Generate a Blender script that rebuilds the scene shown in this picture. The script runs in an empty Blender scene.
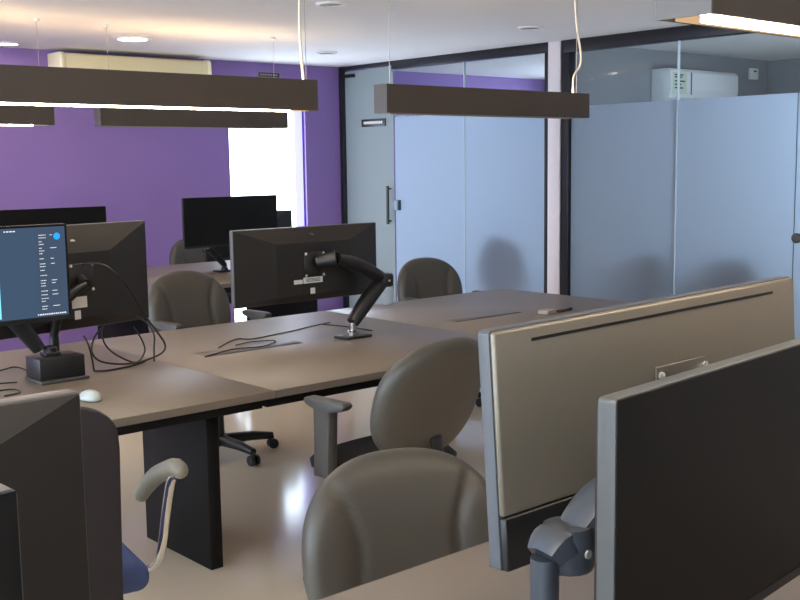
import bpy, bmesh, math, random
from mathutils import Vector, Matrix
random.seed(4)
S = bpy.context.scene
C = S.collection
R = math.radians

# ------------------------------------------------------------------ camera
F_PX = 1080.0
CAM = Vector((0, 0, 1.55))
yaw, pitch, roll = R(48.706), R(7.265), R(-0.767)
fwd = Vector((math.cos(pitch)*math.cos(yaw), math.cos(pitch)*math.sin(yaw), -math.sin(pitch)))
rgt = Vector((math.sin(yaw), -math.cos(yaw), 0)); up = rgt.cross(fwd)
r2 = math.cos(roll)*rgt + math.sin(roll)*up; u2 = -math.sin(roll)*rgt + math.cos(roll)*up
cam_data = bpy.data.cameras.new('camera'); cam = bpy.data.objects.new('camera', cam_data); C.objects.link(cam)
cam_data.sensor_width = 36.0; cam_data.lens = 36.0*F_PX/800.0; cam_data.clip_start = 0.02
m = Matrix((r2, u2, -fwd)).transposed().to_4x4(); m.translation = CAM
cam.matrix_world = m
S.camera = cam

# ------------------------------------------------------------------ exposure, world, portals
S.view_settings.view_transform = 'Standard'; S.view_settings.look = 'None'
S.view_settings.gamma = 1.0; S.view_settings.use_curve_mapping = False
S.view_settings.exposure = 1.66
S.cycles.use_denoising = True
S.cycles.max_bounces = 8; S.cycles.diffuse_bounces = 5; S.cycles.transparent_max_bounces = 12
S.cycles.sample_clamp_indirect = 6.0
world = bpy.data.worlds.new('sky'); S.world = world; world.use_nodes = True
wn = world.node_tree.nodes; wl = world.node_tree.links
bg = wn['Background']; bg.inputs['Color'].default_value = (0.72, 0.86, 1.0, 1); bg.inputs['Strength'].default_value = 3.0

CEIL = 2.53; GX = 7.05; WY = 8.93; LX = -2.6; FY = -2.2; EX = 10.3; PY = 6.02
LEFT_WIN = [(-1.8, 1.3), (1.7, 4.8), (5.2, 8.3)]          # windows of the left wall, y ranges
END_WIN = [(6.5, 8.4)]                                   # end window of the left glazed room
SIDE_WIN = [(7.45, 8.95)]                                  # side window of the right glazed room, x range
MY = 2.63
WZ0, WZ1 = 0.95, 2.3                                    # sill and head of the glazed rooms' windows
LZ0, LZ1 = 0.45, 2.4                                     # sill and head of the left wall's windows
DOOR_X = (5.68, 6.60); DOOR_Z = 2.2

def portal(name, loc, size, direction):
    l = bpy.data.lights.new(name, 'AREA'); l.shape = 'RECTANGLE'; l.size, l.size_y = size
    l.cycles.is_portal = True
    o = bpy.data.objects.new(name, l); C.objects.link(o); o.location = loc
    o.rotation_euler = Vector(direction).to_track_quat('-Z', 'Y').to_euler()
for a, b in LEFT_WIN: portal('window_daylight', (LX-0.16, (a+b)/2, (LZ0+LZ1)/2), ((LZ1-LZ0), (b-a)), (1, 0, 0))
for a, b in END_WIN: portal('window_daylight', (EX+0.16, (a+b)/2, (WZ0+WZ1)/2), ((WZ1-WZ0), (b-a)), (-1, 0, 0))
for a, b in SIDE_WIN: portal('window_daylight', ((a+b)/2, MY-0.03, (WZ0+WZ1)/2), ((b-a), (WZ1-WZ0)), (0, 1, 0))
portal('door_daylight', (sum(DOOR_X)/2, WY+0.2, DOOR_Z/2), (DOOR_X[1]-DOOR_X[0], DOOR_Z), (0, -1, 0))

# ------------------------------------------------------------------ materials
MATS = {}
def srgb(r, g, b):
    f = lambda c: c/12.92 if c <= 0.04045 else ((c+0.055)/1.055)**2.4
    return tuple(f(c/255) for c in (r, g, b)) + (1,)
def mat(name, col, rough=0.5, metal=0.0, var=0.08, scale=30.0, bump=0.0, bscale=200.0, spec=0.5, coat=0.0, stretch=None):
    """principled material with a procedural noise tint and optional fine bump"""
    if name in MATS: return MATS[name]
    M = bpy.data.materials.new(name); M.use_nodes = True; nt = M.node_tree; N = nt.nodes; L = nt.links
    b = N['Principled BSDF']; b.inputs['Roughness'].default_value = rough; b.inputs['Metallic'].default_value = metal
    b.inputs['Specular IOR Level'].default_value = spec; b.inputs['Coat Weight'].default_value = coat
    tc = N.new('ShaderNodeTexCoord'); src = tc.outputs['Object']
    if stretch:
        mp = N.new('ShaderNodeMapping'); mp.inputs['Scale'].default_value = stretch; L.new(src, mp.inputs['Vector']); src = mp.outputs['Vector']
    no = N.new('ShaderNodeTexNoise'); no.inputs['Scale'].default_value = scale; no.inputs['Detail'].default_value = 4
    L.new(src, no.inputs['Vector'])
    mx = N.new('ShaderNodeMix'); mx.data_type = 'RGBA'
    mx.inputs[6].default_value = tuple(max(0, c*(1-var)) for c in col[:3]) + (1,)
    mx.inputs[7].default_value = tuple(min(1, c*(1+var)) for c in col[:3]) + (1,)
    L.new(no.outputs['Fac'], mx.inputs[0]); L.new(mx.outputs[2], b.inputs['Base Color'])
    if bump:
        n2 = N.new('ShaderNodeTexNoise'); n2.inputs['Scale'].default_value = bscale; L.new(src, n2.inputs['Vector'])
        bp = N.new('ShaderNodeBump'); bp.inputs['Strength'].default_value = bump; bp.inputs['Distance'].default_value = 0.002
        L.new(n2.outputs['Fac'], bp.inputs['Height']); L.new(bp.outputs['Normal'], b.inputs['Normal'])
    MATS[name] = M
    return M
def emit(name, col, strength):
    if name in MATS: return MATS[name]
    M = bpy.data.materials.new(name); M.use_nodes = True; nt = M.node_tree
    nt.nodes.clear(); e = nt.nodes.new('ShaderNodeEmission'); o = nt.nodes.new('ShaderNodeOutputMaterial')
    e.inputs['Color'].default_value = col; e.inputs['Strength'].default_value = strength
    nt.links.new(e.outputs[0], o.inputs['Surface']); MATS[name] = M
    return M
def glass_mat():
    M = bpy.data.materials.new('clear_glass'); M.use_nodes = True; nt = M.node_tree; nt.nodes.clear()
    t = nt.nodes.new('ShaderNodeBsdfTransparent'); t.inputs['Color'].default_value = (0.93, 0.97, 0.97, 1)
    g = nt.nodes.new('ShaderNodeBsdfGlossy'); g.inputs['Roughness'].default_value = 0.01; g.inputs['Color'].default_value = (1, 1, 1, 1)
    fr = nt.nodes.new('ShaderNodeFresnel'); fr.inputs['IOR'].default_value = 1.25
    mx = nt.nodes.new('ShaderNodeMixShader'); o = nt.nodes.new('ShaderNodeOutputMaterial')
    ge = nt.nodes.new('ShaderNodeNewGeometry'); iv = nt.nodes.new('ShaderNodeMath'); iv.operation = 'SUBTRACT'; iv.inputs[0].default_value = 1.0
    ml = nt.nodes.new('ShaderNodeMath'); ml.operation = 'MULTIPLY'              # reflection on the outer faces only
    nt.links.new(ge.outputs['Backfacing'], iv.inputs[1]); nt.links.new(fr.outputs[0], ml.inputs[0]); nt.links.new(iv.outputs[0], ml.inputs[1])
    nt.links.new(ml.outputs[0], mx.inputs[0]); nt.links.new(t.outputs[0], mx.inputs[1]); nt.links.new(g.outputs[0], mx.inputs[2])
    nt.links.new(mx.outputs[0], o.inputs['Surface']); return M
def film_mat(name, tcol, dcol, tfac=0.62):
    M = bpy.data.materials.new(name); M.use_nodes = True; nt = M.node_tree; nt.nodes.clear()
    t = nt.nodes.new('ShaderNodeBsdfTranslucent'); t.inputs['Color'].default_value = tcol
    d = nt.nodes.new('ShaderNodeBsdfDiffuse'); d.inputs['Color'].default_value = dcol
    no = nt.nodes.new('ShaderNodeTexNoise'); no.inputs['Scale'].default_value = 400
    mr = nt.nodes.new('ShaderNodeMapRange'); mr.inputs['To Min'].default_value = tfac-0.02; mr.inputs['To Max'].default_value = tfac+0.02
    nt.links.new(no.outputs['Fac'], mr.inputs['Value'])
    mx = nt.nodes.new('ShaderNodeMixShader'); o = nt.nodes.new('ShaderNodeOutputMaterial')
    nt.links.new(mr.outputs[0], mx.inputs[0]); nt.links.new(d.outputs[0], mx.inputs[1]); nt.links.new(t.outputs[0], mx.inputs[2])
    nt.links.new(mx.outputs[0], o.inputs['Surface']); return M

PURPLE = mat('purple_paint', srgb(140, 112, 176), 0.65, var=0.04, scale=3, bump=0.05, bscale=300)
WHITE = mat('white_paint', srgb(205, 200, 200), 0.8, var=0.02, scale=3)
MEET = mat('meeting_room_paint', srgb(140, 140, 146), 0.8, var=0.02, scale=3)
CEILM = mat('ceiling_paint', srgb(228, 225, 226), 0.85, var=0.02, scale=2)
FLOOR = mat('polished_floor', srgb(232, 215, 190), 0.12, var=0.04, scale=1.2, spec=0.6)
WOOD = mat('desk_laminate', srgb(122, 110, 97), 0.42, var=0.07, scale=14, stretch=(1, 12, 1), bump=0.03)
WOODEDGE = mat('desk_edge_band', srgb(116, 106, 94), 0.5, var=0.05)
BLACK = mat('black_board', srgb(19, 17, 17), 0.65, var=0.1, spec=0.25)
FRAME = mat('black_aluminium', srgb(36, 36, 42), 0.35, metal=0.3, var=0.05)
LAMPM = mat('bronze_lamp_metal', srgb(76, 66, 57), 0.6, metal=0.0, var=0.05)
SEATG = mat('grey_leatherette', srgb(76, 72, 65), 0.42, var=0.06, scale=20, bump=0.12, bscale=350)
SEATB = mat('black_fabric', srgb(26, 25, 26), 0.8, var=0.15, scale=60, bump=0.2)
PLAST = mat('black_plastic', srgb(24, 24, 25), 0.4, var=0.08)
PLASTG = mat('dark_grey_plastic', srgb(72, 70, 68), 0.45, var=0.06)
BACKM = mat('monitor_back_plastic', srgb(30, 28, 26), 0.42, var=0.05, scale=50)
RIM = mat('monitor_rim_grey', srgb(108, 106, 104), 0.35, metal=0.5, var=0.03)
SILVER = mat('silver_monitor_back', srgb(124, 117, 104), 0.4, metal=0.35, var=0.03, scale=80)
SCREEN = mat('screen_off', srgb(15, 14, 13), 0.45, var=0.05, spec=0.25)
CHROME = mat('chrome', srgb(200, 200, 198), 0.15, metal=1.0, var=0.02)
STEELG = mat('grey_arm_metal', srgb(78, 84, 92), 0.35, metal=0.5, var=0.04)
STICK = mat('white_sticker', srgb(215, 212, 205), 0.6, var=0.05, scale=120)
SCREW = mat('bright_screw', srgb(225, 222, 215), 0.25, metal=0.6, var=0.02)
BLUE = mat('blue_fabric', srgb(62, 78, 122), 0.85, var=0.12, scale=80, bump=0.2)
PURPD = mat('dark_plum_fabric', srgb(38, 31, 34), 0.8, var=0.12, scale=80, bump=0.2)
PADG = mat('worn_armrest_vinyl', srgb(120, 114, 100), 0.45, var=0.12, scale=18)
CREAM = mat('cream_plastic', srgb(240, 224, 178), 0.5, var=0.03)
ACW = mat('white_plastic', srgb(226, 226, 230), 0.4, var=0.02)
ACW2 = mat('label_paper', srgb(206, 212, 196), 0.6, var=0.03)
INK = mat('dark_print', srgb(50, 50, 54), 0.6, var=0.05)
CABLE = mat('black_cable_rubber', srgb(22, 20, 20), 0.5, var=0.1)
CORD = mat('white_cord', srgb(214, 210, 204), 0.6, var=0.04)
WIRE = mat('steel_wire', srgb(170, 165, 160), 0.3, metal=0.8, var=0.04)
HATCH = mat('hatch_lid', srgb(104, 94, 84), 0.4, metal=0.2, var=0.05)
MOUSEM = mat('pale_mouse_plastic', srgb(178, 184, 178), 0.3, var=0.03)
BAG = mat('pale_grey_bag', srgb(170, 172, 178), 0.5, var=0.15, scale=25)
GLASS = glass_mat()
FILM = film_mat('frosted_film', (0.60, 0.70, 0.90, 1), (0.36, 0.39, 0.43, 1), 0.66)
FILM_DOOR = film_mat('grey_frosted_film', (0.42, 0.46, 0.46, 1), (0.32, 0.34, 0.33, 1), 0.62)
LED = emit('lamp_led_on', (1.0, 0.83, 0.64, 1), 16.0)
LEDSOFT = emit('lamp_diffuser_glow', (1.0, 0.66, 0.36, 1), 0.22)
LEDUP = emit('lamp_led_up', (1.0, 0.67, 0.32, 1), 8.0)
DOWN = emit('downlight_led', (1.0, 0.86, 0.68, 1), 14.0)
OFFD = mat('lamp_diffuser_off', srgb(150, 140, 126), 0.6, var=0.03)

# ------------------------------------------------------------------ helpers
def link(o, parent=None):
    C.objects.link(o)
    if parent is not None: o.parent = parent
    return o
def mesh_obj(name, bm, mt, parent=None, smooth=False, loc=(0, 0, 0), rot=(0, 0, 0)):
    me = bpy.data.meshes.new(name)
    bmesh.ops.recalc_face_normals(bm, faces=bm.faces[:])
    bm.to_mesh(me); bm.free()
    if smooth:
        for p in me.polygons: p.use_smooth = True
    me.materials.append(mt)
    o = bpy.data.objects.new(name, me); link(o, parent); o.location = loc; o.rotation_euler = rot
    return o
def smooth_angle(o, ang=40):
    me = o.data
    for p in me.polygons: p.use_smooth = True
    bm = bmesh.new(); bm.from_mesh(me)
    for e in bm.edges:
        if len(e.link_faces) == 2 and e.calc_face_angle(0) > R(ang): e.smooth = False
    bm.to_mesh(me); bm.free()
    return o
def box(name, lo, hi, mt, parent=None, bev=0.0, seg=2, loc=(0, 0, 0), rot=(0, 0, 0)):
    bm = bmesh.new(); bmesh.ops.create_cube(bm, size=1)
    lo = Vector(lo); hi = Vector(hi); c = (lo+hi)/2; s = hi-lo
    for v in bm.verts: v.co = Vector((v.co.x*s.x, v.co.y*s.y, v.co.z*s.z)) + c
    if bev: bmesh.ops.bevel(bm, geom=bm.edges[:], offset=bev, segments=seg, affect='EDGES', profile=0.5)
    o = mesh_obj(name, bm, mt, parent, loc=loc, rot=rot)
    if bev: smooth_angle(o, 50)
    return o
def catmull(pts, n=6):
    P = [Vector(p) for p in pts]
    if len(P) < 3: return P
    out = []
    for i in range(len(P)-1):
        p0 = P[max(i-1, 0)]; p1 = P[i]; p2 = P[i+1]; p3 = P[min(i+2, len(P)-1)]
        for k in range(n):
            t = k/n
            out.append(0.5*((2*p1) + (p2-p0)*t + (2*p0-5*p1+4*p2-p3)*t*t + (-p0+3*p1-3*p2+p3)*t**3))
    out.append(P[-1]); return out
def tube_bm(pts, rad, n=8, squash=1.0):
    bm = bmesh.new(); P = [Vector(p) for p in pts]; rings = []
    ref = Vector((0, 0, 1)); prev = None
    for i, p in enumerate(P):
        d = (P[min(i+1, len(P)-1)] - P[max(i-1, 0)]).normalized()
        if prev is None:
            a = ref if abs(d.z) < 0.9 else Vector((1, 0, 0))
            x = (a - d*a.dot(d)).normalized()
        else: x = (prev - d*prev.dot(d)).normalized()
        prev = x; y = d.cross(x)
        r = rad[i] if isinstance(rad, (list, tuple)) else rad
        rings.append([bm.verts.new(p + x*math.cos(2*math.pi*k/n)*r*squash + y*math.sin(2*math.pi*k/n)*r) for k in range(n)])
    for a, b in zip(rings, rings[1:]):
        for k in range(n): bm.faces.new((a[k], a[(k+1) % n], b[(k+1) % n], b[k]))
    bm.faces.new(rings[0][::-1]); bm.faces.new(rings[-1])
    return bm
def tube(name, pts, rad, mt, parent=None, n=8, smooth_path=True, squash=1.0):
    if smooth_path and not isinstance(rad, (list, tuple)): pts = catmull(pts)
    return smooth_angle(mesh_obj(name, tube_bm(pts, rad, n, squash), mt, parent), 50)
def lathe(name, prof, mt, parent=None, n=20, loc=(0, 0, 0), rot=(0, 0, 0)):
    bm = bmesh.new(); rings = []
    for r, z in prof: rings.append([bm.verts.new((r*math.cos(2*math.pi*k/n), r*math.sin(2*math.pi*k/n), z)) for k in range(n)])
    for a, b in zip(rings, rings[1:]):
        for k in range(n): bm.faces.new((a[k], a[(k+1) % n], b[(k+1) % n], b[k]))
    bm.faces.new(rings[0][::-1]); bm.faces.new(rings[-1])
    return smooth_angle(mesh_obj(name, bm, mt, parent, loc=loc, rot=rot), 40)
def prism(name, outline, axis, a, b, mt, parent=None, bev=0.0, loc=(0, 0, 0), rot=(0, 0, 0)):
    """extrude a 2D outline along an axis: 'x' -> outline is (y,z), 'y' -> (x,z), 'z' -> (x,y)"""
    bm = bmesh.new()
    def pt(u, v, w): return {'x': (w, u, v), 'y': (u, w, v), 'z': (u, v, w)}[axis]
    A = [bm.verts.new(pt(u, v, a)) for u, v in outline]; B = [bm.verts.new(pt(u, v, b)) for u, v in outline]
    n = len(outline); bm.faces.new(A); bm.faces.new(B[::-1])
    for k in range(n): bm.faces.new((A[k], A[(k+1) % n], B[(k+1) % n], B[k]))
    if bev:
        bmesh.ops.recalc_face_normals(bm, faces=bm.faces[:])
        bmesh.ops.bevel(bm, geom=bm.edges[:], offset=bev, segments=2, affect='EDGES', profile=0.5)
    o = mesh_obj(name, bm, mt, parent, loc=loc, rot=rot)
    return smooth_angle(o, 40)
def round_rect(w, h, r, n=5):
    out = []
    for cx, cy, a0 in ((w/2-r, h/2-r, 0), (-w/2+r, h/2-r, 90), (-w/2+r, -h/2+r, 180), (w/2-r, -h/2+r, 270)):
        for k in range(n+1):
            a = R(a0 + 90*k/n); out.append((cx+r*math.cos(a), cy+r*math.sin(a)))
    return out
def tag(o, label, cat, group=None):
    o['label'] = label; o['category'] = cat
    if group: o['group'] = group
    return o
def thing(name, label, cat, loc=(0, 0, 0), rot=(0, 0, 0), group=None):
    o = bpy.data.objects.new(name, None); C.objects.link(o); o.empty_display_size = 0.05
    o.location = loc; o.rotation_euler = rot if isinstance(rot, (tuple, list)) else (0, 0, rot)
    return tag(o, label, cat, group)
def struct(o): o['kind'] = 'structure'; return o
def sempty(name, loc=(0, 0, 0)):
    o = bpy.data.objects.new(name, None); C.objects.link(o); o.location = loc; o['kind'] = 'structure'; return o
def copy_tree(o, parent=None):
    c = o.copy(); C.objects.link(c)
    if parent is not None: c.parent = parent
    for ch in [x for x in bpy.data.objects if x.parent == o]: copy_tree(ch, c)
    return c
def wall(name, axis, pos, thick, u0, u1, z0, z1, mt, holes=()):
    """wall slab with rectangular openings; axis 'x' -> plane x=pos, u is y; axis 'y' -> plane y=pos, u is x"""
    us = sorted({u0, u1, *[h[0] for h in holes], *[h[1] for h in holes]})
    zs = sorted({z0, z1, *[h[2] for h in holes], *[h[3] for h in holes]})
    solid = {}
    for i in range(len(us)-1):
        for j in range(len(zs)-1):
            cu = (us[i]+us[i+1])/2; cz = (zs[j]+zs[j+1])/2
            solid[i, j] = not any(h[0] < cu < h[1] and h[2] < cz < h[3] for h in holes)
    bm = bmesh.new(); cache = {}
    def V(u, z, s):
        k = (round(u, 4), round(z, 4), s)
        if k not in cache:
            w = pos + (thick if s else 0)
            cache[k] = bm.verts.new((w, u, z) if axis == 'x' else (u, w, z))
        return cache[k]
    for (i, j), ok in solid.items():
        if not ok: continue
        a, b, c, d = (us[i], zs[j]), (us[i+1], zs[j]), (us[i+1], zs[j+1]), (us[i], zs[j+1])
        for s in (0, 1): bm.faces.new([V(*p, s) for p in (a, b, c, d)])
        for (p, q), nb in (((a, b), (i, j-1)), ((b, c), (i+1, j)), ((c, d), (i, j+1)), ((d, a), (i-1, j))):
            if not solid.get(nb, False): bm.faces.new((V(*p, 0), V(*q, 0), V(*q, 1), V(*p, 1)))
    return struct(mesh_obj(name, bm, mt))

# ------------------------------------------------------------------ room shell
PLAN = [(LX-0.2, FY-0.2), (GX+0.12, FY-0.2), (GX+0.12, MY), (EX+0.2, MY), (EX+0.2, WY+0.25), (LX-0.2, WY+0.25)]
struct(prism('floor', PLAN, 'z', -0.1, 0, FLOOR)); struct(prism('ceiling', PLAN, 'z', CEIL, CEIL+0.1, CEILM))
wall('wall_back', 'y', WY, 0.18, LX-0.15, EX+0.15, 0, CEIL, PURPLE, [(DOOR_X[0], DOOR_X[1], 0, DOOR_Z)])
wall('wall_left', 'x', LX, -0.15, FY-0.15, WY, 0, CEIL, WHITE, [(a, b, LZ0, LZ1) for a, b in LEFT_WIN])
wall('wall_front', 'y', FY, -0.15, LX, GX+0.12, 0, CEIL, WHITE)
wall('wall_end', 'x', EX, 0.15, MY, WY, 0, CEIL, MEET, [(a, b, WZ0, WZ1) for a, b in END_WIN])
wall('wall_partition', 'y', PY-0.06, 0.12, GX+0.07, EX, 0, CEIL, MEET)
wall('wall_right', 'x', GX, 0.12, FY, 2.75, 0, CEIL, WHITE)
wall('wall_meeting_side', 'y', MY, 0.12, GX+0.12, EX, 0, CEIL, MEET, [(a, b, WZ0, WZ1) for a, b in SIDE_WIN])
def window_frame(name, centre, width, z0, z1, turn):
    w = sempty(name, (centre[0], centre[1], z0)); w.rotation_euler = (0, 0, turn); h = z1-z0; hw = width/2; t = 0.025
    for nm, lo, hi in (('frame_bar', (-t, -hw, 0), (t, -hw+0.05, h)), ('frame_bar', (-t, hw-0.05, 0), (t, hw, h)),
                       ('frame_bar', (-t, -hw+0.05, 0), (t, hw-0.05, 0.05)), ('frame_bar', (-t, -hw+0.05, h-0.05), (t, hw-0.05, h)),
                       ('mullion', (-t, -0.02, 0.05), (t, 0.02, h-0.05))):
        box(nm, lo, hi, ACW, w)
n = 1
for a, b in LEFT_WIN: window_frame('window_%d' % n, (LX-0.065, (a+b)/2), b-a, LZ0, LZ1, 0); n += 1
for a, b in END_WIN: window_frame('window_%d' % n, (EX+0.065, (a+b)/2), b-a, WZ0, WZ1, 0); n += 1
for a, b in SIDE_WIN: window_frame('window_%d' % n, ((a+b)/2, MY+0.05), b-a, WZ0, WZ1, math.pi/2); n += 1

# white pillar between the two glazed bays
struct(box('trim_1', (GX-0.02, 5.957, 0), (GX+0.07, 6.088, CEIL), mat('pillar_paint', srgb(226, 216, 220), 0.6, var=0.02), bev=0.004))

FILM_Z = 1.99
def pane_with_film(parent, y0, y1, z0, z1, film=FILM, film_top=FILM_Z):
    p = box('pane', (0.025, y0, z0), (0.035, y1, z1), GLASS, parent)
    if film:
        bm = bmesh.new()
        vs = [bm.verts.new(v) for v in ((0.0235, y0, z0), (0.0235, y1, z0), (0.0235, y1, min(film_top, z1)), (0.0235, y0, min(film_top, z1)))]
        bm.faces.new(vs); mesh_obj('frosted_film', bm, film, p)
    return p
def bay(name, y0, y1, joints, top=0.08, side=0.05, z_top=CEIL):
    w = sempty(name, (GX, 0, 0))
    box('top_rail', (-0.01, y0, z_top-top), (0.07, y1, z_top), FRAME, w, 0.003)
    box('bottom_rail', (0, y0+side, 0), (0.06, y1-side, 0.05), FRAME, w, 0.003)
    if name != 'window_7': box('jamb', (-0.01, y0, 0), (0.07, y0+side, z_top-top), FRAME, w, 0.003)
    if name != 'window_6': box('jamb', (-0.01, y1-side, 0), (0.07, y1, z_top-top), FRAME, w, 0.003)
    ys = [y0+side if name != 'window_7' else y0] + joints + [y1-side if name != 'window_6' else y1]
    for a, b in zip(ys, ys[1:]): pane_with_film(w, a+0.003, b-0.003, 0.05, z_top-top)
    for j in joints: box('joint_strip', (0.018, j-0.004, 0.05), (0.042, j+0.004, z_top-top), mat('clear_joint', srgb(200, 214, 224), 0.3, var=0.02), w)
    return w
bay('window_6', 6.09, 8.10, [7.126], side=0.045)
bay('window_7', 3.86, 5.955, [4.836], top=0.10, side=0.085)
# glazed door in the corner
d = sempty('door_1', (GX, 0, 0))
box('top_rail', (-0.01, 8.10, CEIL-0.035), (0.07, 8.93, CEIL), FRAME, d, 0.003)
box('jamb', (-0.01, 8.87, 0), (0.07, 8.93, CEIL-0.035), FRAME, d, 0.003)
pane_with_film(d, 8.115, 8.865, 0.01, CEIL-0.05, FILM_DOOR, film_top=CEIL-0.05)
box('hinge', (-0.012, 8.70, 2.415), (0.05, 8.862, 2.45), FRAME, d, 0.004)
hd = tube('pull_handle', [(-0.02, 8.17, 0.94), (-0.02, 8.17, 1.32)], 0.016, PLASTG, d, 10)
for z in (0.97, 1.29): tube('standoff', [(-0.02, 8.17, z), (0.03, 8.17, z)], 0.009, PLASTG, hd, 8)
box('lock_plate', (-0.012, 8.02, 1.08), (0.03, 8.10, 1.18), STEELG, d, 0.004)
sg = box('sign_plate', (0.012, 8.225, 1.91), (0.022, 8.60, 1.985), mat('black_sign', srgb(22, 22, 28), 0.4), d, 0.003)
y = 8.56
while y > 8.27:                                           # small white lettering, too small to read in the photograph
    w_ = random.choice((0.016, 0.02, 0.024)); box('lettering', (0.010, y-w_, 1.936), (0.0118, y, 1.962), STICK, sg); y -= w_+0.006
# second glazed door, right of the right bay
d2 = sempty('door_2', (GX, 0, 0))
box('top_rail', (-0.01, 2.75, CEIL-0.10), (0.07, 3.86, CEIL), FRAME, d2, 0.003)
box('jamb', (-0.01, 2.75, 0), (0.07, 2.81, CEIL-0.10), FRAME, d2, 0.003)
pane_with_film(d2, 2.82, 3.855, 0.01, CEIL-0.11)
lathe('door_knob', [(0.012, 0), (0.012, 0.03), (0.034, 0.035), (0.036, 0.06), (0.028, 0.066)], PLASTG, d2, 16, (0.025, 3.81, 0.99), (0, R(-90), 0))

# bright doorway in the purple wall: frame lining and threshold
dw = sempty('door_3', (0, WY, 0))
for x, w_ in ((DOOR_X[0], 0.03), (DOOR_X[1]-0.02, 0.02)): box('jamb', (x, 0.03, 0), (x+w_, 0.17, DOOR_Z), mat('lilac_jamb', srgb(110, 96, 176), 0.5, var=0.03), dw)
box('header', (DOOR_X[0]+0.03, 0.03, DOOR_Z-0.03), (DOOR_X[1]-0.02, 0.17, DOOR_Z), MATS['lilac_jamb'], dw)

# ------------------------------------------------------------------ ceiling lights
def downlight(x, y, r, on, label):
    t = thing('ceiling_downlight', label, 'ceiling light', (x, y, CEIL), group='recessed ceiling downlights')
    lathe('trim_ring', [(r*0.8, -0.004), (r*0.8, -0.014), (r*1.02, -0.012), (r*1.06, -0.001), (r*0.85, -0.0005)], ACW, t, 28)
    lathe('lens', [(0.001, -0.003), (r*0.79, -0.003), (r*0.79, -0.009), (0.001, -0.012)], DOWN if on else OFFD, t, 28)
downlight(4.10, 7.757, 0.14, True, 'large lit round ceiling downlight above the pendant lamps, left of the hanging cords')
downlight(3.46, 8.60, 0.09, True, 'small lit ceiling downlight at the left picture edge close to the purple wall')
downlight(6.14, 5.49, 0.09, False, 'unlit ceiling downlight in front of the white pillar')
downlight(4.21, 5.40, 0.09, False, 'unlit ceiling downlight at the top picture edge')
downlight(5.99, 7.76, 0.09, False, 'unlit ceiling downlight near the corner of purple wall and glass')

# ------------------------------------------------------------------ pendant lamps
LW, LH = 0.092, 0.135
def pendant(x0, y, z0, length, on, label, cables, cord=None, upon=True):
    t = thing('pendant_lamp', label, 'lamp', (x0, y, z0), group='linear pendant lamps over the desk rows')
    b = 0.024; rc = 0.006
    prof = [(0, 0), (0.008, 0), (0.008, rc), (LW-0.012, rc), (LW-0.012, 0), (LW, 0), (LW, LH), (LW-0.006, LH), (LW-0.006, LH-0.02), (0.006, LH-0.02), (0.006, LH), (0, LH)]
    prism('body', prof, 'x', 0.004, length-0.004, LAMPM, t)
    for xx in (0, length-0.004): box('end_cap', (xx, -0.0005, -0.0005), (xx+0.004, LW+0.0005, LH), mat('grey_end_cap', srgb(96, 92, 90), 0.5, var=0.03), t)
    box('diffuser', (0.03, 0.009, -0.007), (length-0.15, 0.036, rc-0.001), LED if on else OFFD, t)
    box('diffuser_edge', (0.03, 0.0365, -0.001), (length-0.03, LW-0.013, rc-0.001), LEDSOFT if on else OFFD, t)
    if upon: box('uplight_diffuser', (0.05, 0.012, LH-0.019), (length-0.05, LW-0.012, LH-0.010), LEDUP, t)
    for cx in cables:
        tube('suspension_wire', [(cx, LW/2, LH-0.02), (cx, LW/2, CEIL-z0)], 0.0018, WIRE, t, 6)
        lathe('ceiling_cup', [(0.018, CEIL-z0-0.02), (0.018, CEIL-z0-0.001), (0.003, CEIL-z0-0.0005)], ACW, t, 12, (cx, LW/2, 0))
    if cord: tube('power_cord', [(a, LW/2 + o_, z) for a, o_, z in cord], 0.006, CORD, t, 8)
    return t
top = CEIL
pendant(1.38, 3.93, 1.785, 1.60, True, 'long lit pendant lamp over the desk with the ultrawide monitors', [0.08, 1.57],
        [(1.555, 0, 0.12), (1.552, 0.004, 0.2), (1.54, 0.0, 0.35), (1.545, 0.004, 0.5), (1.54, 0, 0.745)])
pendant(3.385, 3.93, 1.785, 1.51, False, 'unlit pendant lamp hanging in front of the frosted glass wall', [0.06, 1.45],
        [(1.42, 0, 0.12), (1.42, 0, 0.17), (1.44, 0.01, 0.235), (1.49, 0.01, 0.29), (1.485, 0, 0.36), (1.45, 0, 0.5), (1.42, 0, 0.745)])
pendant(1.56, 7.06, 1.83, 1.57, True, 'lit pendant lamp at the left picture edge by the purple wall', [0.08, 1.50])
pendant(3.46, 7.06, 1.83, 1.59, False, 'unlit pendant lamp crossing in front of the bright doorway', [0.10, 1.50])
pendant(1.345, 0.868, 1.75, 1.57, True, 'near pendant lamp with lit strip in the top right corner', [0.2, 1.4])
pendant(-0.62, 0.868, 1.75, 1.57, True, 'lit pendant lamp above the lower left foreground monitors', [0.2, 1.4])

# ------------------------------------------------------------------ air conditioners and wall plate
ac = thing('ceiling_air_conditioner', 'long cream air conditioner high on the purple wall', 'air conditioner', (3.92, WY, 2.24))
prism('casing', [(0, 0.06), (-0.12, 0), (-0.25, 0.03), (-0.27, 0.08), (-0.26, 0.235), (-0.24, 0.25), (0, 0.25)], 'x', 0.04, 1.40, CREAM, ac, 0.006)
for x in (0, 1.40): prism('end_panel', [(0, 0.05), (-0.12, -0.008), (-0.255, 0.022), (-0.278, 0.08), (-0.266, 0.24), (-0.24, 0.258), (0, 0.258)], 'x', x, x+0.04, mat('cream_end', srgb(244, 232, 196), 0.5, var=0.02), ac, 0.01)
for k in range(3): box('louvre', (0.1, -0.245+k*0.035, 0.02-k*0.008), (1.34, -0.225+k*0.035, 0.026-k*0.008), mat('louvre_grey', srgb(120, 112, 98), 0.5), ac)
pl = thing('wall_plate', 'small dark sign plate with pale rim high on the purple wall', 'sign', (6.03, WY, 2.385))
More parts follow.
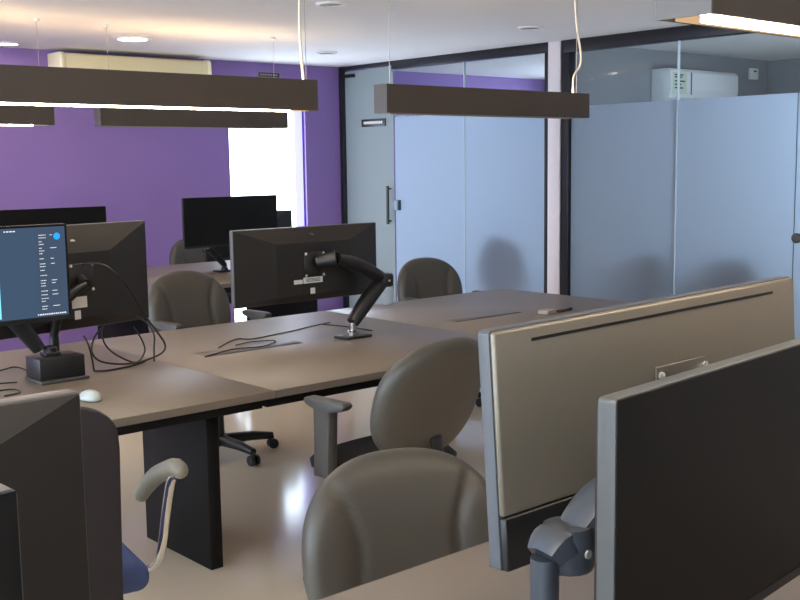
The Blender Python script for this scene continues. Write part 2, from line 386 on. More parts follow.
box('rim', (0, -0.012, 0), (0.27, -0.001, 0.062), mat('plate_rim', srgb(150, 140, 150), 0.5), pl, 0.003)
fp = box('plate', (0.012, -0.016, 0.010), (0.258, -0.0125, 0.052), INK, pl)
for k in range(7): box('lettering', (0.03+k*0.03, -0.0175, 0.022), (0.05+k*0.03, -0.0162, 0.040), MATS['plate_rim'], fp)

ac2 = thing('split_air_conditioner', 'white split air conditioner on the wall behind the clear glass strip', 'air conditioner', (8.30, PY-0.06, 2.045))
prism('casing', [(0, 0), (-0.10, 0), (-0.19, 0.05), (-0.215, 0.12), (-0.21, 0.28), (-0.18, 0.31), (0, 0.31)], 'x', 0, 1.10, ACW, ac2, 0.008)
box('energy_label', (0.02, -0.2165, 0.08), (0.24, -0.2145, 0.275), ACW2, ac2)
for k, (a, b, z) in enumerate(((0.05, 0.18, 0.245), (0.05, 0.16, 0.225), (0.05, 0.21, 0.19), (0.05, 0.15, 0.16), (0.05, 0.18, 0.13))):
    box('printed_line', (a, -0.2178, z), (b, -0.2166, z+0.012), INK, ac2)
box('seam_strip', (0.305, -0.2165, 0.08), (0.32, -0.2140, 0.28), PLASTG, ac2)
box('air_flap', (0.40, -0.205, 0.035), (1.07, -0.165, 0.055), mat('flap', srgb(196, 200, 212), 0.4), ac2)
dv = thing('wall_sensor', 'small white sensor box beside the split air conditioner', 'sensor', (9.92, PY-0.06, 2.33))
box('case', (0, -0.04, 0), (0.13, -0.001, 0.11), ACW, dv, 0.006); box('led_window', (0.04, -0.043, 0.07), (0.09, -0.0405, 0.085), INK, dv)

# ------------------------------------------------------------------ desks
DZ = 0.74
DESK_GROUP = 'brown laminate desks'
def desk(x0, x1, y0, y1, label, legs, hatch=None):
    t = thing('desk', label, 'desk', (x0, y0, 0), group=DESK_GROUP); w = x1-x0; dp = y1-y0
    box('tabletop', (0.0015, 0.002, DZ-0.028), (w-0.0015, dp-0.002, DZ), WOOD, t, 0.0015, 1)
    for y in (0, dp-0.002): box('edge_band', (0.0015, y, DZ-0.0275), (w-0.0015, y+0.002, DZ-0.0005), WOODEDGE, t)
    for lx, a, b in legs: box('leg_panel', (lx, a, 0), (lx+0.055, b, DZ-0.028), BLACK, t, 0.002, 1)
    for y in (0.07, dp-0.12): box('frame_beam', (0.01, y, DZ-0.075), (w-0.01, y+0.05, DZ-0.028), BLACK, t)
    if hatch:
        a, b, y = hatch
        h = box('cable_hatch', (a, y, DZ-0.002), (b, y+0.12, DZ+0.0015), HATCH, t, 0.001, 1)
        box('brush_slot', (a+0.01, y+0.004, DZ+0.0016), (b-0.01, y+0.014, DZ+0.0026), CABLE, h)
    return t
desk(0.78, 2.18, 3.17, 4.73, 'brown desk under the monitor with the lit screen, with pale mouse on it', [(0.03, 0.32, 0.83), (1.30, 0.32, 0.83)], None)
desk(2.18, 3.60, 3.17, 4.73, 'brown desk under the middle ultrawide monitor on the black arm', [], (0.19, 0.69, 0.77))
desk(3.60, 5.03, 3.17, 4.73, 'far end brown desk of the middle row, nearest the frosted glass', [(1.33, 0.32, 1.24)], (0.2, 0.69, 0.72))
desk(-0.64, 0.78, 0.0, 1.56, 'near brown desk at the lower left corner, hidden behind dark monitors', [(0.03, 0.32, 1.24)], None)
desk(0.78, 2.18, 0.0, 1.56, 'near brown desk at the bottom, carrying the silver ultrawide monitor', [(0.0, 0.32, 1.24), (1.30, 0.32, 1.24)], None)
desk(2.18, 3.60, 6.32, 7.88, 'left brown desk of the back row under a switched off monitor', [(0.03, 0.32, 1.24)], None)
desk(3.60, 5.03, 6.32, 7.88, 'right brown desk of the back row in front of the doorway', [(0.0, 0.32, 1.24), (1.33, 0.32, 1.24)], None)

# ------------------------------------------------------------------ grey office chairs
def backrest_mesh():
    W, H, T = 0.262, 0.238, 0.098
    NR, NA = 22, 72; bm = bmesh.new()
    def outline(a):
        c, s = math.cos(a), math.sin(a); e = 2/2.35 if s > 0 else 2/2.9
        x = W*math.copysign(abs(c)**e, c); z = H*math.copysign(abs(s)**e, s)
        x *= 1 - 0.10*max(0, -z/H)**2
        return x, z
    def P(r, a, side):
        ox, oz = outline(a); x, z = ox*r, oz*r
        bend = 0.55*x*x - 0.12*(z/H)*abs(z)*0.5
        edge = max(0.0, 1-r**11)**0.5
        if side > 0:
            y_ = T*0.42*edge + T*0.18*(1-r*r)
            g = 0.125 + 0.11*max(0, z/H)**2 + 0.02*max(0, -z/H)
            dd = abs(x) - g
            if r < 0.97: y_ -= 0.014*math.exp(-(dd/0.011)**2)*min(1, (1-r)*12)
            if abs(x) > g: y_ += 0.008*(1-math.exp(-(dd/0.03)**2))*min(1, (1-r)*10)
        else: y_ = -T*0.42*edge - T*0.10*(1-r*r)
        return Vector((x, y_ + bend, z))
    rim = [bm.verts.new(P(1, 2*math.pi*k/NA, 1)) for k in range(NA)]
    for side in (1, -1):
        prev = rim
        for i in range(NR-1, 0, -1):
            r = 1-(1-i/NR)**1.45
            cur = [bm.verts.new(P(r, 2*math.pi*k/NA, side)) for k in range(NA)]
            for k in range(NA): bm.faces.new((prev[k], prev[(k+1) % NA], cur[(k+1) % NA], cur[k]))
            prev = cur
        c = bm.verts.new(P(0.0, 0, side))
        for k in range(NA): bm.faces.new((prev[k], prev[(k+1) % NA], c))
    return bm
UPPER = ('seat', 'backrest', 'armrest', 'back_stem', 'mechanism', 'seat_shell')
def office_chair(label):
    t = thing('office_chair', label, 'chair', group='grey round-backed office chairs')
    # seat
    bm = bmesh.new(); NA = 48; rings = []
    for r, z in ((0.001, 0.478), (0.6, 0.482), (0.9, 0.470), (1.0, 0.445), (0.98, 0.42), (0.9, 0.405), (0.001, 0.405)):
        ring = []
        for k in range(NA):
            a = 2*math.pi*k/NA; c, s = math.cos(a), math.sin(a); e = 2/3.4
            ring.append(bm.verts.new((0.245*r*math.copysign(abs(c)**e, c), 0.235*r*math.copysign(abs(s)**e, s), z - (0.015 if s > 0.7 and r > 0.8 else 0))))
        rings.append(ring)
    for a, b in zip(rings, rings[1:]):
        for k in range(NA): bm.faces.new((a[k], a[(k+1) % NA], b[(k+1) % NA], b[k]))
    mesh_obj('seat', bm, SEATB, t, smooth=True)
    box('mechanism', (-0.09, -0.14, 0.36), (0.09, 0.1, 0.4045), PLAST, t, 0.01)
    b = mesh_obj('backrest', backrest_mesh(), SEATG, t, smooth=True, loc=(0, -0.27, 0.70), rot=(R(9), 0, 0))
    b2 = tube('back_stem', [(0, -0.10, 0.385), (0, -0.24, 0.385), (0, -0.285, 0.42), (0, -0.28, 0.50), (0, -0.268, 0.56)], 0.028, PLAST, t, 10, squash=0.5)
    for s in (-1, 1):
        prism('armrest', [(-0.03, 0.42), (0.05, 0.42), (0.045, 0.55), (0.045, 0.665), (0.09, 0.68), (0.10, 0.70), (0.08, 0.707), (-0.11, 0.707), (-0.122, 0.695), (-0.105, 0.677), (-0.04, 0.662), (-0.035, 0.55)],
              'x', s*0.283-0.024, s*0.283+0.024, PLASTG, t, 0.008)
        box('arm_bracket', (min(s*0.20, s*0.262), -0.02, 0.407), (max(s*0.20, s*0.262), 0.04, 0.43), PLAST, t)
    lathe('gas_column', [(0.045, 0.09), (0.045, 0.11), (0.028, 0.115), (0.028, 0.24), (0.02, 0.245), (0.02, 0.40)], PLAST, t, 16)
    hub = lathe('base_hub', [(0.05, 0.06), (0.055, 0.075), (0.05, 0.105), (0.03, 0.11)], PLAST, t, 16)
    for k in range(5):
        a = 2*math.pi*k/5 + 0.3; c, s = math.cos(a), math.sin(a)
        leg = tube('base_leg', [(0.03*c, 0.03*s, 0.085), (0.18*c, 0.18*s, 0.085), (0.30*c, 0.30*s, 0.072)], [0.032, 0.027, 0.02], PLAST, t, 8)
        for o_ in (-0.016, 0.016):
            lathe('caster_wheel', [(0.012, -0.010), (0.027, -0.009), (0.029, 0), (0.027, 0.009), (0.012, 0.010)], PLAST, leg, 14,
                  (0.30*c - s*o_, 0.30*s + c*o_, 0.029), (R(90), 0, a))
        tube('caster_stem', [(0.30*c, 0.30*s, 0.03), (0.30*c, 0.30*s, 0.07)], 0.009, PLAST, leg, 8)
    return t
chair0 = office_chair('')
used = [False]
def place_chair(x, y, facing_deg, label, dz=0.0, arms=True, tilt=0):
    """facing_deg: 0 faces +Y (to the purple wall), 180 faces -Y"""
    t = chair0 if not used[0] else copy_tree(chair0)
    if used[0]:
        t['label'] = label
    used[0] = True; t['label'] = label
    t.location = (x, y, 0); t.rotation_euler = (0, 0, R(facing_deg))
    return t
def adjust(t, dz, back_rot=None):
    for c in [o for o in bpy.data.objects if o.parent == t]:
        if c.name.split('.')[0] in UPPER + ('arm_bracket',): c.location.z += dz
        if back_rot is not None and c.name.startswith('backrest'): c.rotation_euler.x += R(back_rot)
CH = [(1.59, 1.67, 160, 'large grey office chair in the foreground behind the near desk, creased backrest', -0.085),
      (2.56, 3.02, 4, 'grey office chair seen from behind at the middle desk, left armrest visible', 0.015),
      (3.0, 4.90, 184, 'grey office chair behind the middle desk, between the two raised monitor backs', 0.045),
      (4.86, 5.02, 174, 'grey office chair behind the far end of the middle desk by the frosted glass', -0.02),
      (4.86, 7.98, 178, 'small distant office chair beside the purple wall, left of the switched off monitor', -0.01)]
made = [place_chair(x, y, f, lb) for x, y, f, lb, dz in CH]
for t, c, rc_ in zip(made, CH, (0, 9, 0, 0, 0)): adjust(t, c[4], rc_)

# chairs standing in the two glazed rooms, seen as blurs through the frosted film
for x, y, f, lb, dz in ((7.60, 6.72, -92, 'office chair blurred behind the frosted glass left of the white pillar', 0.06),
                        (7.46, 4.98, -88, 'office chair blurred behind the frosted glass at the pane joint right of the pillar', -0.02),
                        (7.47, 4.24, -90, 'office chair blurred behind the rightmost frosted pane', 0.0)):
    t = place_chair(x, y, f, lb); adjust(t, dz)

for o in [o for o in bpy.data.objects if o.parent == made[0] and o.name.split('.')[0] in ('armrest', 'arm_bracket')]: bpy.data.objects.remove(o)   # this one has no arms

# ------------------------------------------------------------------ blue visitor chair with chrome arms
vc = thing('visitor_chair', 'blue-seated chair with plum back and chrome arm at the middle desk', 'chair', (1.05, 2.76, 0), R(-10))
box('seat', (-0.31, -0.19, 0.42), (0.31, 0.25, 0.50), BLUE, vc, 0.035, 4)
pr = []
for k in range(15):
    a = math.pi*k/14; pr.append((0.225*math.copysign(abs(math.cos(a))**0.55, math.cos(a)), 0.84+0.12*abs(math.sin(a))**0.7))
prism('backrest', [(0.215, 0.40)] + pr + [(-0.215, 0.40)], 'y', -0.245, -0.195, PURPD, vc, 0.012)
for s in (-1, 1):
    x = s*0.37
    tube('chrome_arm', [(x, -0.245, 0.745), (x, -0.215, 0.735), (x, -0.182, 0.70), (x, -0.135, 0.60), (x, -0.105, 0.527), (x, -0.062, 0.455), (x-s*0.012, 0.0, 0.41), (x-s*0.06, 0.04, 0.395), (x-s*0.14, 0.045, 0.392), (x-s*0.3, 0.045, 0.392)], 0.0125, CHROME, vc, 10)
    tube('arm_pad', catmull([(x, -0.285, 0.755), (x, -0.24, 0.765), (x, -0.16, 0.738), (x, -0.06, 0.695), (x, 0.03, 0.64), (x, 0.085, 0.595)], 4),
         [0.010, 0.018]+[0.022+0.004*math.sin(k/16*math.pi) for k in range(17)]+[0.018, 0.011], PADG, vc, 12, False, 1.0)
for s in (-1, 1):
    tube('floor_leg', [(s*0.2, -0.06, 0.405), (s*0.23, -0.2, 0.30), (s*0.24, -0.25, 0.02), (s*0.24, -0.2, 0.0125), (s*0.24, 0.22, 0.0125), (s*0.24, 0.27, 0.03), (s*0.22, 0.2, 0.405)], 0.0125, CHROME, vc, 10)

# ------------------------------------------------------------------ monitors
def monitor(name_label, w, h, loc, yaw_deg, tilt=0, roll_=0, style='bevel', group='monitors', rim=None, tin=(0.20, 0.07, 0.035), lit=False):
    """local frame: screen faces -Y, back faces +Y; origin in the panel centre"""
    t = thing('monitor', name_label, 'monitor', loc, group=group)
    t.rotation_mode = 'XYZ'; t.rotation_euler = (Matrix.Rotation(R(yaw_deg), 3, 'Z') @ Matrix.Rotation(R(tilt), 3, 'X') @ Matrix.Rotation(R(roll_), 3, 'Y')).to_euler()
    rt = 0.024
    prism('rim', round_rect(w, h, 0.006, 3), 'y', 0, rt, rim or RIM, t, 0.0015)
    box('screen', (-w/2+0.002, -0.0015, -h/2+0.016), (w/2-0.002, 0.001, h/2-0.002), SCREEN, t)
    box('chin', (-w/2+0.002, -0.002, -h/2+0.002), (w/2-0.002, 0.001, -h/2+0.0155), PLAST, t)
    if style == 'bevel':
        ix, it, ib = tin; d_ = 0.045
        bm = bmesh.new(); a = 0.003
        lo = [bm.verts.new(v) for v in ((-w/2+a, rt-0.002, -h/2+a), (w/2-a, rt-0.002, -h/2+a), (w/2-a, rt-0.002, h/2-a), (-w/2+a, rt-0.002, h/2-a))]
        l2 = [bm.verts.new(v) for v in ((-w/2+a, rt+0.004, -h/2+a), (w/2-a, rt+0.004, -h/2+a), (w/2-a, rt+0.004, h/2-a), (-w/2+a, rt+0.004, h/2-a))]
        hi = [bm.verts.new(v) for v in ((-w/2+ix, rt+d_, -h/2+ib), (w/2-ix, rt+d_, -h/2+ib), (w/2-ix, rt+d_, h/2-it), (-w/2+ix, rt+d_, h/2-it))]
        for A, B in ((lo, l2), (l2, hi)):
            for k in range(4): bm.faces.new((A[k], A[(k+1) % 4], B[(k+1) % 4], B[k]))
        bm.faces.new(hi); bm.faces.new(lo[::-1])
        bk = mesh_obj('back_cover', bm, BACKM, t)
        y = rt+d_
        vp = box('mount_plate', (-0.058, y, -0.058), (0.058, y+0.004, 0.058), PLAST, t, 0.002, 1)
        for sx in (-1, 1):
            for sz in (-1, 1): lathe('screw', [(0.0065, 0), (0.0065, 0.003), (0.002, 0.005)], SCREW, vp, 10, (sx*0.05, y+0.004, sz*0.05), (R(-90), 0, 0))
    elif style == 'flat':
        box('back_cover', (-w/2+0.01, rt-0.002, -h/2+0.01), (w/2-0.01, rt+0.012, h/2-0.01), BACKM, t, 0.006)
        box('mount_plate', (-0.055, rt+0.012, -0.055), (0.055, rt+0.02, 0.055), PLAST, t)
    elif style == 'silver':
        bk = box('back_cover', (-w/2+0.002, rt-0.002, -h/2+0.085), (w/2-0.002, rt+0.010, h/2-0.002), SILVER, t, 0.005)
        box('lower_cover', (-w/2+0.002, rt-0.002, -h/2+0.001), (w/2-0.002, rt+0.014, -h/2+0.0845), PLAST, t, 0.004)
        box('vent_slot', (-w/2+0.08, rt+0.009, h/2-0.025), (w/2-0.08, rt+0.0108, h/2-0.020), CABLE, bk)
    return t
# M1 middle ultrawide, back towards us
YB = 0.069
m1 = monitor('black ultrawide monitor seen from behind on the black arm, middle desk', 0.82, 0.345, (2.975, 4.05, 1.09), 180)
box('label_sticker', (-0.045, 0.0692, -0.085), (0.065, 0.0704, -0.058), STICK, m1); box('label_sticker', (0.07, 0.0692, -0.085), (0.118, 0.0704, -0.066), STICK, m1)
box('label_sticker', (0.0, 0.0692, -0.135), (0.026, 0.0704, -0.108), STICK, m1)
for k in range(3): box('printed_line', (-0.03, 0.0705, -0.066-k*0.006), (0.05, 0.0709, -0.0635-k*0.006), INK, m1)
lathe('maker_emblem', [(0.012, 0), (0.011, 0.002)], mat('emblem', srgb(70, 60, 52), 0.3, metal=0.6), m1, 14, (0.0, 0.052, 0.137), (R(-30), 0, 0))
# M2 monitor back at left
m2 = monitor('black monitor seen from behind next to the lit screen, cable arching from it', 0.72, 0.42, (1.865, 4.13, 1.11), 190, tin=(0.22, 0.11, 0.05))
box('label_sticker', (-0.02, 0.0692, -0.12), (0.05, 0.0704, -0.075), STICK, m2); box('label_sticker', (0.012, 0.0692, -0.165), (0.04, 0.0704, -0.13), STICK, m2)
prism('triangle_emblem', [(-0.012, 0), (0.012, 0), (0, 0.022)], 'y', 0, 0.003, SCREW, m2, loc=(0.02, 0.049, 0.145), rot=(R(24), 0, 0))
# M3 lit screen at left
m3 = monitor('monitor with a lit blue screen at the left picture edge', 0.82, 0.36, (1.325, 3.86, 1.16), 0, style='bevel', rim=mat('dark_rim', srgb(44, 44, 48), 0.4))
def ui(nm, x0, x1, z0, z1, mt, parent, y=-0.0022): return box(nm, (x0, y-0.0004, z0), (x1, y, z1), mt, parent)
scr = ui('display_image', -0.40, 0.40, -0.162, 0.171, emit('desktop_blue', (0.045, 0.075, 0.125, 1), 0.42), m3)
WHT = emit('ui_white', (0.75, 0.8, 0.85, 1), 0.42); CYA = emit('ui_cyan', (0.25, 0.75, 0.95, 1), 0.4); GRE = emit('ui_grey', (0.05, 0.075, 0.12, 1), 0.40)
ui('side_list', 0.285, 0.395, -0.155, 0.165, GRE, m3, -0.0027)
ui('window_pane', -0.38, 0.145, -0.155, 0.10, CYA, m3, -0.0027); ui('window_pane', -0.38, 0.145, 0.105, 0.13, GRE, m3, -0.0027)
lathe('round_badge', [(0.013, 0), (0.013, 0.0006)], emit('badge', (0.02, 0.26, 0.7, 1), 0.55), m3, 20, (0.368, -0.0029, 0.135), (R(90), 0, 0))
bm = bmesh.new()
def quad(x0, x1, z0, z1, y=-0.0036):
    bm.faces.new([bm.verts.new(p) for p in ((x0, y, z0), (x1, y, z0), (x1, y, z1), (x0, y, z1))])
z = 0.14
while z > -0.14:
    x = 0.298; wd = random.uniform(0.012, 0.03)
    while wd > 0.003:
        s = random.uniform(0.002, 0.006); quad(x, x+s, z, z+0.0028); x += s+0.0018; wd -= s+0.0018
    if random.random() < 0.5: quad(0.34, 0.34+random.uniform(0.008, 0.03), z, z+0.002)
    z -= random.choice((0.010, 0.014, 0.019))
x = 0.28
while x < 0.385: s = random.uniform(0.003, 0.008); quad(x, x+s, -0.155, -0.150); x += s+0.003
x = 0.17
while x < 0.21: s = random.uniform(0.004, 0.01); quad(x, x+s, 0.158, 0.162); x += s+0.003
tx = mesh_obj('screen_text', bm, WHT, m3); tx['kind'] = 'stuff'
# M4 silver ultrawide, near right
m4 = monitor('silver-backed ultrawide monitor with a dark slot line on the near desk', 0.82, 0.37, (1.558, 1.105, 1.123), 177.9, tilt=2.7, roll_=1.34, style='silver', rim=mat('slate_rim', srgb(78, 82, 88), 0.4))
vp = box('mount_plate', (-0.112, 0.034, -0.045), (0.036, 0.039, 0.074), mat('bracket_grey', srgb(92, 88, 82), 0.4, metal=0.5), m4, 0.002, 1)
for sx in (-1, 1):
    for z in (0.058, -0.032): lathe('screw', [(0.007, 0), (0.007, 0.004), (0.002, 0.006)], SCREW, vp, 12, (sx*0.062-0.038, 0.039, z), (R(-90), 0, 0))
# M5 dark near right
m5 = monitor('dark switched off monitor at the lower right corner, turned towards us', 0.82, 0.36, (1.382, 0.776, 1.10), 5.0, style='flat', rim=mat('pale_rim', srgb(84, 86, 86), 0.45, metal=0.1))
# M6 near left, back towards us
m6 = monitor('dark monitor back in the lower left foreground in front of the blue chair', 0.82, 0.42, (0.12, 1.19, 1.083), 180, tin=(0.26, 0.10, 0.05))
# M7 near left corner
m7 = monitor('switched off monitor with pale top edge cut off by the lower left corner', 0.62, 0.36, (-0.028, 0.718, 1.148), 2, style='flat', rim=MATS['pale_rim'])
# back row
m8 = monitor('wide switched off monitor on the back row desk in front of the doorway', 0.82, 0.37, (4.40, 6.90, 1.13), 0, style='bevel', rim=MATS['dark_rim'])
m9 = monitor('lower dark monitor peeking out right of the wide one on the back row', 0.82, 0.37, (4.78, 7.26, 0.99), 180, rim=MATS['dark_rim'])
m10 = monitor('switched off monitor on the back row desk at the left picture edge', 0.82, 0.37, (2.98, 6.90, 1.095), 0, style='bevel', rim=MATS['dark_rim'])

# ------------------------------------------------------------------ monitor arms
def arm(label, base, joints, r, mt, head_to=None, plate=(0.075, 0.05), chrome=False, sides=12):
    """desk mounted arm: foot plate and post, tapered links through the joints, head plate at head_to"""
    t = thing('monitor_mount', label, 'monitor arm', base, group='monitor arms')
    B = Vector(base); J = [Vector(j)-B for j in joints]
    box('foot_plate', (-plate[0], -plate[1], 0), (plate[0], plate[1], 0.012), mt, t, 0.003)
    lathe('post', [(0.026, 0.0122), (0.026, 0.03), (0.019, 0.034), (0.019, J[0].z)], CHROME if chrome else mt, t, 16)
    for i, (a, b) in enumerate(zip(J, J[1:])):
        d_ = b-a; pts = [a + d_*k/8 for k in range(9)]
        for k, p in enumerate(pts): p.z += 0.012*math.sin(k/8*math.pi)
        tube('link', pts, [r*(0.95+0.25*math.sin(k/8*math.pi)) for k in range(9)], mt, t, sides, False, 0.8)
    for j in J[1:-1]:
        lathe('elbow_joint', [(r*1.1, -0.03), (r*1.25, -0.02), (r*1.25, 0.02), (r*1.1, 0.03)], mt, t, 16, j)
        lathe('joint_screw', [(0.006, 0), (0.006, 0.003)], SCREW, t, 10, (j.x-0.006, j.y-r*1.26, j.z), (R(90), 0, 0))
    if head_to is not None:
        h = Vector(head_to)-B
        tube('tilt_head', [J[-1], J[-1].lerp(h, 0.5), h], [r*1.05, r*0.9, r*0.8], mt, t, 12, False)
    return t
arm('black gas spring arm holding the middle ultrawide monitor', (3.13, 3.90, DZ), [(3.13, 3.90, 0.81), (3.325, 3.90, 0.995), (3.05, 3.91, 1.115)], 0.037, PLAST, (2.985, 3.975, 1.10), chrome=True)
arm('dark arm on a box foot under the lit screen', (1.69, 3.965, DZ+0.094), [(1.645, 3.965, 0.862), (1.50, 3.965, 1.04), (1.39, 3.965, 1.14)], 0.034, PLAST, (1.345, 3.934, 1.16), (0.03, 0.03))
arm('grey metal monitor arm behind the dark corner monitor', (1.037, 0.90, DZ), [(1.037, 0.90, 1.034), (1.08, 0.897, 1.04), (1.19, 0.88, 1.11)], 0.03, STEELG, (1.386, 0.823, 1.10), sides=7)
arm('dark arm holding the silver-backed ultrawide monitor of the near desk', (1.59, 0.95, DZ), [(1.59, 0.95, 0.98), (1.60, 0.965, 1.05), (1.595, 0.985, 1.12)], 0.022, PLAST, (1.595, 1.060, 1.135))
arm('dark arm under the wide monitor of the back row', (4.42, 7.06, DZ), [(4.42, 7.06, 0.79), (4.26, 7.05, 0.93), (4.38, 7.04, 1.12)], 0.026, PLAST, (4.40, 6.974, 1.13))
arm('dark arm of the lower back row monitor near the doorway', (4.90, 7.10, DZ), [(4.90, 7.10, 0.80), (4.86, 7.11, 0.92), (4.79, 7.13, 0.98)], 0.024, PLAST, (4.78, 7.186, 0.99))
arm('dark arm of the back row monitor at the left edge', (2.98, 7.06, DZ), [(2.98, 7.06, 0.79), (2.84, 7.05, 0.93), (2.96, 7.04, 1.08)], 0.024, PLAST, (2.98, 6.974, 1.095))
arm('dark arm of the monitor seen from behind beside the lit screen', (1.745, 4.05, DZ), [(1.745, 4.05, 0.89), (1.75, 4.0, 1.0), (1.86, 3.985, 1.09)], 0.02, PLAST, (1.873, 4.056, 1.11), (0.026, 0.026))
arm('dark arm of the lower left foreground monitor', (0.13, 1.03, DZ), [(0.13, 1.03, 0.90), (0.14, 1.04, 1.0), (0.13, 1.05, 1.07)], 0.024, PLAST, (0.125, 1.112, 1.083))
arm('dark arm of the lower left corner monitor', (-0.04, 0.86, DZ), [(-0.04, 0.86, 0.92), (-0.03, 0.85, 1.02), (-0.04, 0.82, 1.13)], 0.024, PLAST, (-0.041, 0.768, 1.148))
# box foot under the lit screen's arm
bf = thing('arm_box', 'small black box holding the arm foot under the lit screen', 'box', (1.612, 3.885, DZ))
box('case', (0, 0, 0.012), (0.18, 0.13, 0.094), PLAST, bf, 0.003); box('base_lip', (-0.005, -0.025, 0), (0.185, 0.135, 0.0118), mat('lip_grey', srgb(78, 74, 72), 0.35, metal=0.3), bf, 0.002)

# ------------------------------------------------------------------ small things on the desks
ms = thing('computer_mouse', 'pale computer mouse on the middle desk by the black box', 'mouse', (1.625, 3.50, DZ), R(100))
bm = bmesh.new(); bmesh.ops.create_uvsphere(bm, u_segments=20, v_segments=12, radius=1)
for v in bm.verts: v.co = Vector((v.co.x*0.055, v.co.y*0.03*(1-0.12*v.co.x), max(0.0, v.co.z)*0.034*(1-0.2*v.co.x) + 0.004 + min(0, v.co.z)*0.004))
mesh_obj('shell', bm, MOUSEM, ms, smooth=True)
lathe('scroll_wheel', [(0.004, -0.003), (0.006, 0), (0.004, 0.003)], PLASTG, ms, 12, (0.033, 0, 0.028), (R(90), 0, 0))

def cable(name, label, pts, r=0.0032, mt=CABLE, cat='cable', group='cables on the desks'):
    o = tube(name, pts, r, mt, None, 7); return tag(o, label, cat, group)
cable('monitor_cable', 'thick black cable arching from the left monitor back into a loop on the desk',
      [(1.88, 4.055, 1.165), (1.93, 3.99, 1.165), (1.97, 3.96, 1.13), (2.045, 3.97, 1.043), (2.103, 4.0, 0.955), (2.172, 4.0, 0.859), (2.202, 4.0, 0.805), (2.177, 3.99, 0.774), (2.085, 3.98, 0.755), (1.987, 3.98, 0.756), (1.909, 4.0, 0.776), (1.885, 4.02, 0.816), (1.905, 4.03, 0.87), (1.95, 4.03, 0.913)], 0.0042)
cable('monitor_cable', 'black cable loop hanging inside the thicker loop left of the middle monitor',
      [(1.95, 4.04, 0.915), (1.931, 4.02, 0.879), (1.946, 4.01, 0.828), (1.988, 3.99, 0.785), (2.062, 3.99, 0.752), (2.118, 4.02, 0.786), (2.111, 4.03, 0.837), (2.081, 4.035, 0.89)], 0.0036)
cable('monitor_cable', 'short upright black cable end right of the cable loops', [(2.10, 4.04, 0.93), (2.138, 4.02, 0.90), (2.153, 4.0, 0.853), (2.15, 4.0, 0.79), (2.143, 3.99, 0.744)], 0.0036)
cable('monitor_cable', 'short black cable lying flat in front of the loops', [(1.87, 3.968, 0.7445), (1.923, 3.945, 0.7445), (2.021, 3.966, 0.7445), (2.12, 4.024, 0.7445)], 0.004)
cable('monitor_cable', 'stub of black cable standing up beside the black box', [(1.835, 3.98, 0.89), (1.848, 3.97, 0.856), (1.861, 3.97, 0.798), (1.868, 3.97, 0.744)], 0.0036)
cable('thin_cable', 'thin cable running along the desk below the middle ultrawide monitor', [(x, y, 0.743) for x, y in ((2.524, 4.10), (2.70, 4.24), (2.761, 4.19), (2.912, 4.223), (3.06, 4.26), (3.2, 4.31), (3.335, 4.342))], 0.0026)
cable('thin_cable', 'thin cable curling over the cable hatch below the middle monitor', [(x, y, 0.7455) for x, y in ((2.347, 3.925), (2.53, 4.0), (2.674, 3.972), (2.80, 4.06), (2.70, 4.11), (2.60, 4.08))], 0.0026)
cable('thin_cable', 'short thin cable beside the foot of the black arm', [(3.27, 4.314, 0.743), (3.304, 4.179, 0.743), (3.314, 3.982, 0.743)], 0.0028)
cable('thin_cable', 'thin cable behind the black box at the left picture edge', [(x, y, 0.743) for x, y in ((1.45, 4.2), (1.606, 4.265), (1.675, 4.30), (1.687, 4.22), (1.66, 4.06))], 0.0026)
cable('thin_cable', 'thin cable lying left of the black box', [(1.40, 4.0, 0.743), (1.504, 4.003, 0.743), (1.561, 3.98, 0.743)], 0.0026)
cable('thin_cable', 'thin curled cable in front left of the black box', [(x, y, 0.743) for x, y in ((1.38, 3.86), (1.455, 3.875), (1.501, 3.86), (1.494, 3.79), (1.43, 3.77))], 0.0026)
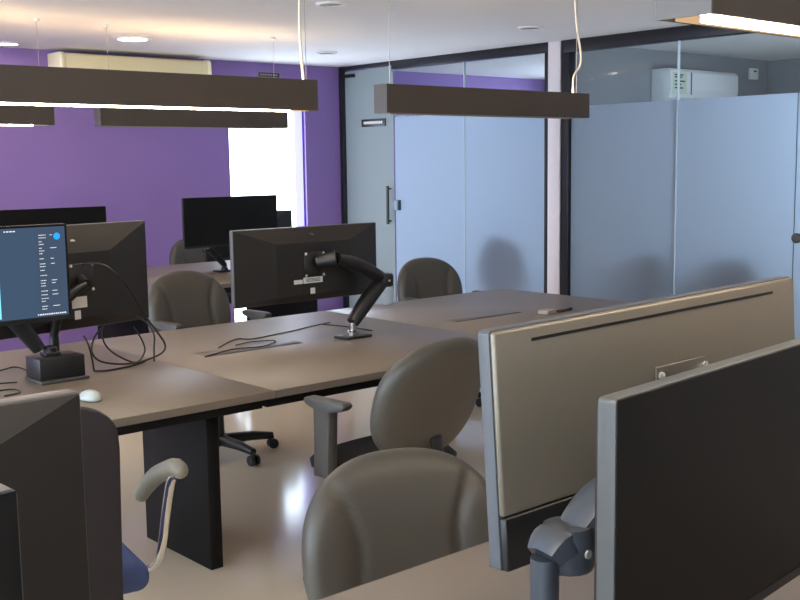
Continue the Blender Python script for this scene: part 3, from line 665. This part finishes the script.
cable('desk_cable', 'cable drooping under the middle desk beside the black leg panel', [(2.20, 3.42, 0.66), (2.25, 3.43, 0.645), (2.33, 3.44, 0.66), (2.38, 3.45, 0.668)], 0.0035)

cup = thing('plastic_cup', 'clear plastic cup on the middle desk left of the far chair', 'cup', (4.0, 4.66, DZ))
cm = mat('cup_plastic', srgb(196, 206, 214), 0.15, var=0.02); cm.node_tree.nodes['Principled BSDF'].inputs['Alpha'].default_value = 0.35
lathe('cup_wall', [(0.028, 0), (0.030, 0.003), (0.040, 0.12), (0.042, 0.122), (0.0385, 0.118), (0.027, 0.004)], cm, cup, 20)
pen = thing('marker_pen', 'dark marker pen on the far end of the middle desk', 'pen', (4.46, 3.75, DZ+0.008), R(8))
tube('barrel', [(-0.05, 0, 0), (0.045, 0, 0)], 0.008, mat('pen_brown', srgb(70, 48, 44), 0.4), pen, 10); tube('cap', [(0.0455, 0, 0), (0.085, 0, 0)], 0.0085, INK, pen, 10)
nt_ = thing('note_pad', 'small pale note block beside the marker pen', 'note pad', (4.36, 3.775, DZ), R(8))
for k in range(3): box('sheet_stack', (-0.04, -0.03, 0.0005+k*0.006), (0.04, 0.03, 0.006+k*0.006), mat('note_paper', srgb(180, 168, 156), 0.7), nt_)
bagt = thing('plastic_bag', 'pale grey crumpled bag on the back row desk behind the middle monitor', 'bag', (4.67, 7.07, DZ))
bm = bmesh.new(); bmesh.ops.create_icosphere(bm, subdivisions=4, radius=1)
for v in bm.verts:
    n_ = v.co.normalized(); f = 1 + 0.14*math.sin(7*n_.x+3*n_.y) + 0.1*math.sin(11*n_.z+5*n_.x) + 0.06*math.sin(19*n_.y)
    v.co = Vector((n_.x*0.13*f, n_.y*0.09*f, max(0.0, 0.07+n_.z*0.085*f)))
mesh_obj('bag_body', bm, BAG, bagt, smooth=True)
tube('bag_handle', [(-0.05, 0, 0.12), (-0.03, -0.01, 0.17), (0.03, 0.01, 0.175), (0.05, 0, 0.12)], 0.008, BAG, bagt, 8)
